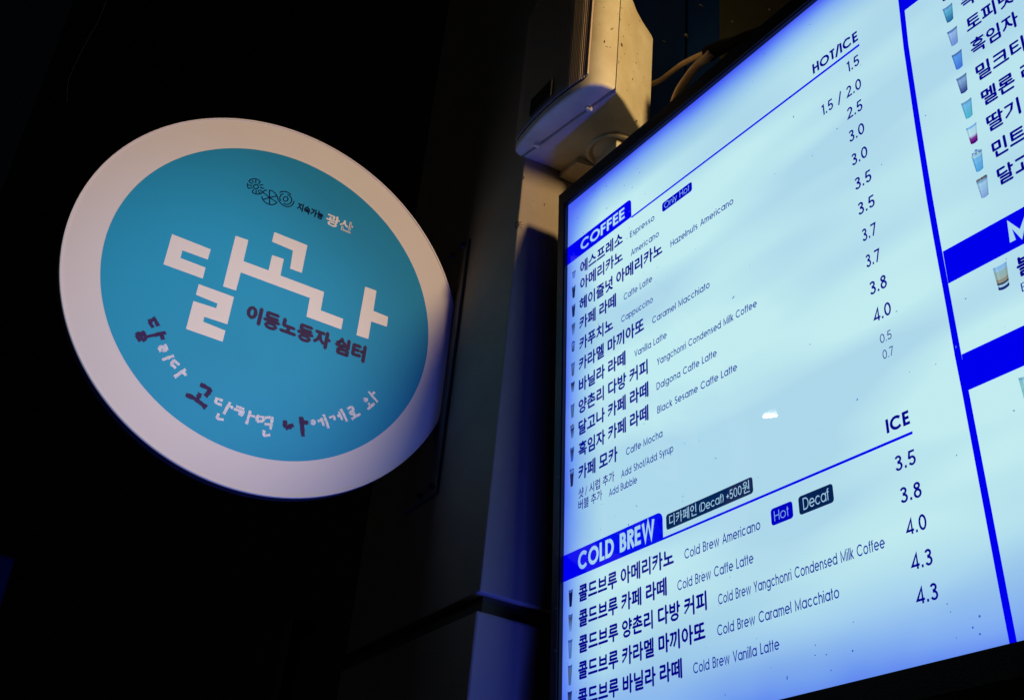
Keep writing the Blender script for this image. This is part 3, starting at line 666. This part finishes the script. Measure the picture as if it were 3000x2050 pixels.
# ------------------------------------------------------------------ wall speaker
ZB, ZT = EYE+1.385, EYE+1.75
spk = thing('wall_speaker', (-1.40, .86, ZB), 'cream weathered outdoor loudspeaker fixed to the pillar above the menu board corner', 'speaker')
def loft(name, ringf, levels, m, par, smooth=False):
    """ringf(z, inset) -> list of (x, y); levels: (z, inset)"""
    V, F = [], []; n = None
    for z, ins in levels:
        r_ = ringf(z, ins); n = len(r_); V += [(x, y, z) for x, y in r_]
    for i in range(len(levels)-1):
        for k in range(n): F.append((i*n+k, i*n+(k+1) % n, (i+1)*n+(k+1) % n, (i+1)*n+k))
    F.append(tuple(range(n))[::-1]); F.append(tuple((len(levels)-1)*n+k for k in range(n)))
    o = mesh_obj(name, V, F, m, par)
    return o
def inset(P, d):
    n = len(P); out = []
    for i in range(n):
        a, b_, c = Vector(P[i-1]), Vector(P[i]), Vector(P[(i+1) % n])
        n1 = Vector((-(b_-a).y, (b_-a).x)).normalized(); n2 = Vector((-(c-b_).y, (c-b_).x)).normalized()
        nn = (n1+n2); nn = nn.normalized() if nn.length > 1e-6 else n1
        out.append(tuple(b_+nn*d))
    return out
def shoulder(z): return max(0.0, z-(EYE+1.626))
FRONT = [(-1.4955, .7955), (-1.4945, .786), (-1.4905, .779), (-1.484, .7752), (-1.46, .7712), (-1.43, .7690), (-1.39, .7682), (-1.35, .7698), (-1.31, .7745), (-1.285, .7792), (-1.268, .7845), (-1.258, .7925), (-1.252, .803), (-1.2495, .815), (-1.2490, .8275)]
REAR = [(-1.4940, .7975), (-1.2490, .8292), (-1.262, .860), (-1.280, .888), (-1.300, .922), (-1.311, .946), (-1.318, .951), (-1.400, .955), (-1.478, .955), (-1.4865, .948), (-1.4875, .90), (-1.4885, .85)]
def rear_ring(z, ins):
    P = [(x, y-max(0, (y-.83))/.125*min(.11, shoulder(z)*1.05)) for x, y in REAR]
    return inset(P, ins)
zs = [(ZB, .006), (ZB+.0012, .0028), (ZB+.0035, .0008), (ZB+.007, 0), (EYE+1.50, 0), (EYE+1.622, 0), (EYE+1.63, 0), (EYE+1.66, 0), (EYE+1.70, 0), (ZT-.02, .003), (ZT-.006, .010), (ZT-.001, .016), (ZT, .022)]
loft('front_shell', lambda z, i: inset(FRONT, i), zs, M_SPK, spk)
loft('rear_shell', rear_ring, zs, M_SPK, spk)
# soften: bevel sharp lower edges by shading
for c in spk.children:
    for p in c.data.polygons: p.use_smooth = True
    c.data.set_sharp_from_angle(angle=math.radians(38))
# grille: fine upright ribs following the bowed front, in a recessed black bed
def front_at(x):
    for (x0, y0), (x1, y1) in zip(FRONT[2:], FRONT[3:]):
        if x0 <= x <= x1: return y0+(y1-y0)*(x-x0)/(x1-x0)
    return .78
GX0, GX1 = -1.487, -1.2665; gz0, gz1 = ZB+.016, ZT-.034
V, F = [], []; NB = 24
for k in range(NB+1):
    x = GX0+(GX1-GX0)*k/NB; y = front_at(x)-.0004
    e = .010*max(0, (x-(GX1-.012))/.012)**2+.010*max(0, ((GX0+.012)-x)/.012)**2
    V += [(x, y, gz0+e), (x, y, gz1-e)]
for k in range(NB): F.append((2*k, 2*k+2, 2*k+3, 2*k+1))
mesh_obj('grille_bed', V, F, M_GRBACK, spk)
bm = bmesh.new(); NR = 52; pitch = (GX1-GX0-.006)/NR
for k in range(NR):
    x = GX0+.003+pitch*(k+.5); y = front_at(x); hw = pitch*.28
    e = .009*max(0, (x-(GX1-.014))/.014)**2+.009*max(0, ((GX0+.014)-x)/.014)**2
    vs = [bm.verts.new(c) for c in ((x-hw, y, gz0+.004+e), (x+hw, y, gz0+.004+e), (x+hw, y-.0022, gz0+.0045+e), (x-hw, y-.0022, gz0+.0045+e), (x-hw, y, gz1-.004-e), (x+hw, y, gz1-.004-e), (x+hw, y-.0022, gz1-.004-e), (x-hw, y-.0022, gz1-.004-e))]
    for f in ((0, 1, 5, 4), (1, 2, 6, 5), (2, 3, 7, 6), (3, 0, 4, 7), (0, 3, 2, 1), (4, 5, 6, 7)): bm.faces.new([vs[i] for i in f])
# the thicker outer rib running round the corner
for x, wd in ((GX1-.0012, .0016),):
    y = front_at(x); box_bm(bm, x-wd, x+wd, y-.0035, y, gz0+.008, gz1-.008)
bmesh.ops.recalc_face_normals(bm, faces=bm.faces)
o = bm_obj('grille', bm, M_GRILLE, spk); o['kind'] = 'stuff'
box('badge', -1.421, -1.353, front_at(-1.39)-.0055, front_at(-1.39)-.0024, EYE+1.414, EYE+1.452, M_BADGE, spk)
# swivel boss underneath
bc = Vector((-1.378, .912, ZB))
bm = bmesh.new()
prof = [(.050, .0), (.049, -.004), (.044, -.0062), (.040, -.004), (.037, .001), (.034, -.004), (.030, -.0055), (.0, -.0055)]
prev = None
for r_, z in prof:
    ring = [bm.verts.new((bc.x+r_*math.cos(a), bc.y+r_*math.sin(a)*.86, ZB+z)) for a in [2*math.pi*k/40 for k in range(40)]] if r_ > 0 else [bm.verts.new((bc.x, bc.y, ZB+z))]
    if prev:
        for k in range(40):
            if len(ring) > 1: bm.faces.new((prev[k], prev[(k+1) % 40], ring[(k+1) % 40], ring[k]))
            else: bm.faces.new((prev[k], prev[(k+1) % 40], ring[0]))
    prev = ring
bmesh.ops.recalc_face_normals(bm, faces=bm.faces)
bm_obj('swivel_boss', bm, M_SPK, spk, smooth=True)
box('knob_bar', bc.x-.034, bc.x+.034, bc.y-.012, bc.y+.004, ZB-.022, ZB-.0052, M_SPK, spk, bev=.002)
bm = bmesh.new(); P = [(-1.4878, .874), (-1.432, .876), (-1.427, .90), (-1.41, .93), (-1.40, .965), (-1.4878, .965)]
lo = [bm.verts.new((x, y, ZB-.011)) for x, y in P]; hi = [bm.verts.new((x, y, ZB-.001)) for x, y in P]
bm.faces.new(lo[::-1]); bm.faces.new(hi)
for k in range(len(P)): bm.faces.new((lo[k], lo[(k+1) % 6], hi[(k+1) % 6], hi[k]))
bmesh.ops.recalc_face_normals(bm, faces=bm.faces); bm_obj('bracket', bm, M_SPK, spk)
for x, y, s in ((1724.6, 315.5, .0060), (1572, 422, .0046)):
    p = hit(x, y, 2, ZB-.001)
    bm = bmesh.new(); box_bm(bm, p.x-s*.55, p.x+s*.55, p.y-s*1.0, p.y+s*1.0, ZB-.0075, ZB+.001, bev=.0008); bm_obj('clip', bm, M_PALEBIT, spk)
# fly dirt on the side shell, set on its real surface
from mathutils.bvhtree import BVHTree
dg = bpy.context.evaluated_depsgraph_get()
trees = []
for c in spk.children:
    if c.name.startswith(('front_shell', 'rear_shell')):
        V = [v.co+spk.location for v in c.data.vertices]; trees.append(BVHTree.FromPolygons(V, [tuple(p.vertices) for p in c.data.polygons]))
bm = bmesh.new(); s2 = 1/2.646
SPK = [(1380, 350, 9, 20), (1245, 325, 4, 16), (1300, 230, 6, 6), (1310, 222, 7, 4), (1370, 155, 4, 10), (1356, 485, 3, 14), (1490, 490, 5, 9), (1465, 615, 5, 14), (1400, 420, 4, 5), (1435, 195, 4, 5), (1520, 165, 5, 8), (1265, 365, 9, 3), (1395, 0, 5, 5), (1500, 420, 4, 5), (1178, 40, 3, 3), (1290, 368, 6, 3),
       (1395, 285, 3, 8), (1640, 485, 4, 6), (1560, 70, 4, 4), (1240, 60, 3, 4), (1380, 65, 5, 5), (1600, 250, 4, 7), (1530, 290, 3, 4), (1445, 275, 3, 3), (1550, 600, 3, 6), (1420, 700, 4, 8), (1470, 560, 3, 5), (1495, 940, 6, 12), (1520, 945, 4, 6), (1545, 640, 3, 3), (1210, 190, 3, 3), (1350, 110, 3, 4)]
for k in range(40): SPK.append((random.uniform(1350, 1640), random.uniform(0, 900), random.uniform(1, 2.4), random.uniform(1.5, 4)))
for x, y, a, b_ in SPK:
    r = ray(1300+x*s2, y*s2).normalized(); best = None
    for tr in trees:
        h_ = tr.ray_cast(Vector((0, 0, EYE)), r)
        if h_[0] and (best is None or h_[3] < best[3]): best = h_
    if best and best[0].x > -1.40:
        nrm = best[1]; nrm = nrm if nrm.dot(r) < 0 else -nrm
        q = nrm.to_track_quat('Z', 'Y').to_matrix().to_4x4()
        sc = .00021
        bmesh.ops.create_icosphere(bm, subdivisions=1, radius=1, matrix=Matrix.Translation(best[0]) @ q @ Matrix.Diagonal((a*sc*1.6, b_*sc*1.2, .0004, 1)))
o = bm_obj('dirt_speck', bm, M_SPECK, spk); o['kind'] = 'stuff'

# ------------------------------------------------------------------ cables above the board
def path(l, Y): return [hit(1900+a/5.81, b/5.81, 1, Y) for a, b in l]
c1 = tube('cable', path([(1075, 900), (1000, 980), (860, 1090), (720, 1250), (600, 1420), (520, 1551), (440, 1760), (400, 2000), (420, 2300)], .95), .0078, M_CABLE, None)
tag(c1, 'thick cream cable dropping behind the menu board frame, in front of the thinner one', 'cable')
c2 = tube('cable', path([(1250, 800), (980, 905), (800, 980), (600, 1080), (400, 1220), (250, 1340), (150, 1400), (40, 1440)], 1.0), .0052, M_CABLE, None)
tag(c2, 'thinner cream cable curving from the black tape to the back of the speaker', 'cable')
c3_ = tube('taped_cable', path([(1020, 925), (1120, 860), (1280, 790), (1450, 740), (1650, 640), (1900, 540), (2300, 330)], .955), lambda t_: .0145-.007*t_, M_TAPE, None, n=12)
tag(c3_, 'black taped cable bundle lying along the top of the menu board frame', 'cable')
# overhead wire top left
wr = tube('overhead_wire', [hit(x, y, 0, -2.5) for x, y in ((340, -90), (312, 0), (288, 62), (250, 130), (210, 212), (199, 245), (196, 300))], .0008, mat('dull_wire', (.02, .02, .024), .7, spec=.1), None, n=6)
tag(wr, 'thin loose wire hanging in the dark at upper left above the round sign', 'wire')
# insect on the pillar's edge
ins = thing('insect', hit(1518, 661, 0, PX1), 'small black insect clinging to the front edge of the tan pillar', 'insect')
p = hit(1518, 661, 0, PX1); p.y = PY0-.001
bm = bmesh.new()
for dx, dz, s in ((.001, .0015, .0042), (-.0005, -.003, .0036), (.002, .006, .0024)):
    bmesh.ops.create_icosphere(bm, subdivisions=2, radius=s, matrix=Matrix.Translation(p+Vector((dx, -.001, dz))) @ Matrix.Diagonal((.9, .8, 1.1, 1)))
bm_obj('body', bm, M_INSECT, ins, smooth=True)
for k, (dy, dz, ey, ez) in enumerate(((.002, .004, .007, .010), (.002, 0, .009, .002), (.001, -.003, .007, -.008), (-.002, .003, -.006, .009), (-.002, -.002, -.007, -.006))):
    a = p+Vector((.002, dy, dz)); b_ = p+Vector((.0035, ey, ez)); md_ = (a+b_)/2+Vector((.003, 0, 0))
    tube('leg', [a, md_, b_], .0005, M_WING, ins, n=5)

# ------------------------------------------------------------------ assumed flood lamp on the shop wall (right, out of the picture)
fl_ = thing('assumed_flood_lamp', LAMP_POS, 'assumed warm round flood lamp on the shop wall to the right, out of view', 'lamp')
d_ = (LAMP_AIM-LAMP_POS).normalized(); q = d_.to_track_quat('-Z', 'Y'); M4 = Matrix.Translation(LAMP_POS) @ q.to_matrix().to_4x4()
M_LAMPFACE = bpy.data.materials.new('lamp_glass'); M_LAMPFACE.use_nodes = True
b_ = M_LAMPFACE.node_tree.nodes['Principled BSDF']; b_.inputs['Emission Color'].default_value = (*LAMP_COL, 1); b_.inputs['Emission Strength'].default_value = 3
bm = bmesh.new(); bmesh.ops.create_cone(bm, cap_ends=True, segments=32, radius1=.085, radius2=.05, depth=.06, matrix=M4 @ Matrix.Translation((0, 0, .04)) @ Matrix.Diagonal((1, 2, 1, 1)))
bm_obj('housing', bm, M_FRAME, fl_)
bm = bmesh.new(); bmesh.ops.create_circle(bm, cap_ends=True, segments=32, radius=.08, matrix=M4 @ Matrix.Translation((0, 0, .009)) @ Matrix.Diagonal((1, 2, 1, 1))); bm_obj('glass', bm, M_LAMPFACE, fl_)
box('bracket', LAMP_POS.x+.02, LAMP_POS.x+.06, LAMP_POS.y-.01, 1.45, LAMP_POS.z-.02, LAMP_POS.z+.02, M_FRAME, fl_)
ld = bpy.data.lights.new('assumed_flood_light', 'AREA'); ld.shape = 'ELLIPSE'; ld.size = .18; ld.size_y = .38; ld.energy = LAMP_POWER; ld.color = LAMP_COL
lo = bpy.data.objects.new('assumed_flood_light', ld); COL.objects.link(lo); lo.parent = fl_; lo.matrix_local = Matrix.Translation(-LAMP_POS) @ M4 @ Matrix.Translation((0, 0, .003))

# ------------------------------------------------------------------ blue light added below view to tint the pillar side and sign; lamp assumed
bpz = Vector((-1.0, .838, EYE-.40))
cl = thing('added_blue_lamp', bpz, 'assumed blue LED bar lamp, added out of view below the menu board', 'lamp')
bd = (Vector((-1.55, .66, EYE+.75))-bpz).normalized(); M5 = Matrix.Translation(bpz) @ bd.to_track_quat('-Z', 'Y').to_matrix().to_4x4()
BLUE_COL = (.05, .09, 1.0); BLUE_POWER = 8.5
M_LED = bpy.data.materials.new('added_led_cover'); M_LED.use_nodes = True
b_ = M_LED.node_tree.nodes['Principled BSDF']; b_.inputs['Emission Color'].default_value = (*BLUE_COL, 1); b_.inputs['Emission Strength'].default_value = 2
bm = bmesh.new(); box_bm(bm, -.022, .022, -.20, .20, .012, .05, lambda a, b, c: M5 @ Vector((a, b, c)), bev=.004); bm_obj('housing', bm, M_FRAME, cl)
bm = bmesh.new(); box_bm(bm, -.018, .018, -.19, .19, .004, .0118, lambda a, b, c: M5 @ Vector((a, b, c))); bm_obj('cover', bm, M_LED, cl)
box('arm', -1.02, -.98, .87, .8745, EYE-.53, EYE-.49, M_FRAME, cl)
l2 = bpy.data.lights.new('added_led_light', 'AREA'); l2.shape = 'RECTANGLE'; l2.size = .03; l2.size_y = .34; l2.energy = BLUE_POWER; l2.color = BLUE_COL
lo2 = bpy.data.objects.new('added_led_light', l2); COL.objects.link(lo2); lo2.parent = cl; lo2.matrix_local = Matrix.Translation(-bpz) @ M5

# ------------------------------------------------------------------ assumed street lamp across the road, out of view, mirrored in the menu cover
hp = Vector((-.9549, .8831, .6744+EYE))+Vector((-.6063, -.6925, .3910))*8
sl = thing('assumed_street_lamp', (hp.x-1.2, hp.y, 0), 'assumed tall street lamp across the road, mirrored in the menu board', 'street lamp')
tube('pole', [(hp.x-1.2, hp.y, 0), (hp.x-1.2, hp.y, 3), (hp.x-1.2, hp.y, hp.z+.1)], .06, M_FRAME, sl)
box('arm', hp.x-1.2, hp.x, hp.y-.03, hp.y+.03, hp.z+.08, hp.z+.13, M_FRAME, sl)
M_SL = bpy.data.materials.new('street_lamp_glass'); M_SL.use_nodes = True
b_ = M_SL.node_tree.nodes['Principled BSDF']; b_.inputs['Emission Color'].default_value = (1, .98, .94, 1); b_.inputs['Emission Strength'].default_value = 260
box('head', hp.x-.12, hp.x+.12, hp.y-.07, hp.y+.07, hp.z+.0135, hp.z+.08, M_FRAME, sl)
bm = bmesh.new(); box_bm(bm, -.05, .05, -.014, .014, 0, .012, lambda a, b, c: Vector((hp.x+.75*a+.66*b, hp.y-.66*a+.75*b, hp.z+c)), bev=.003); bm_obj('lamp_glass', bm, M_SL, sl)
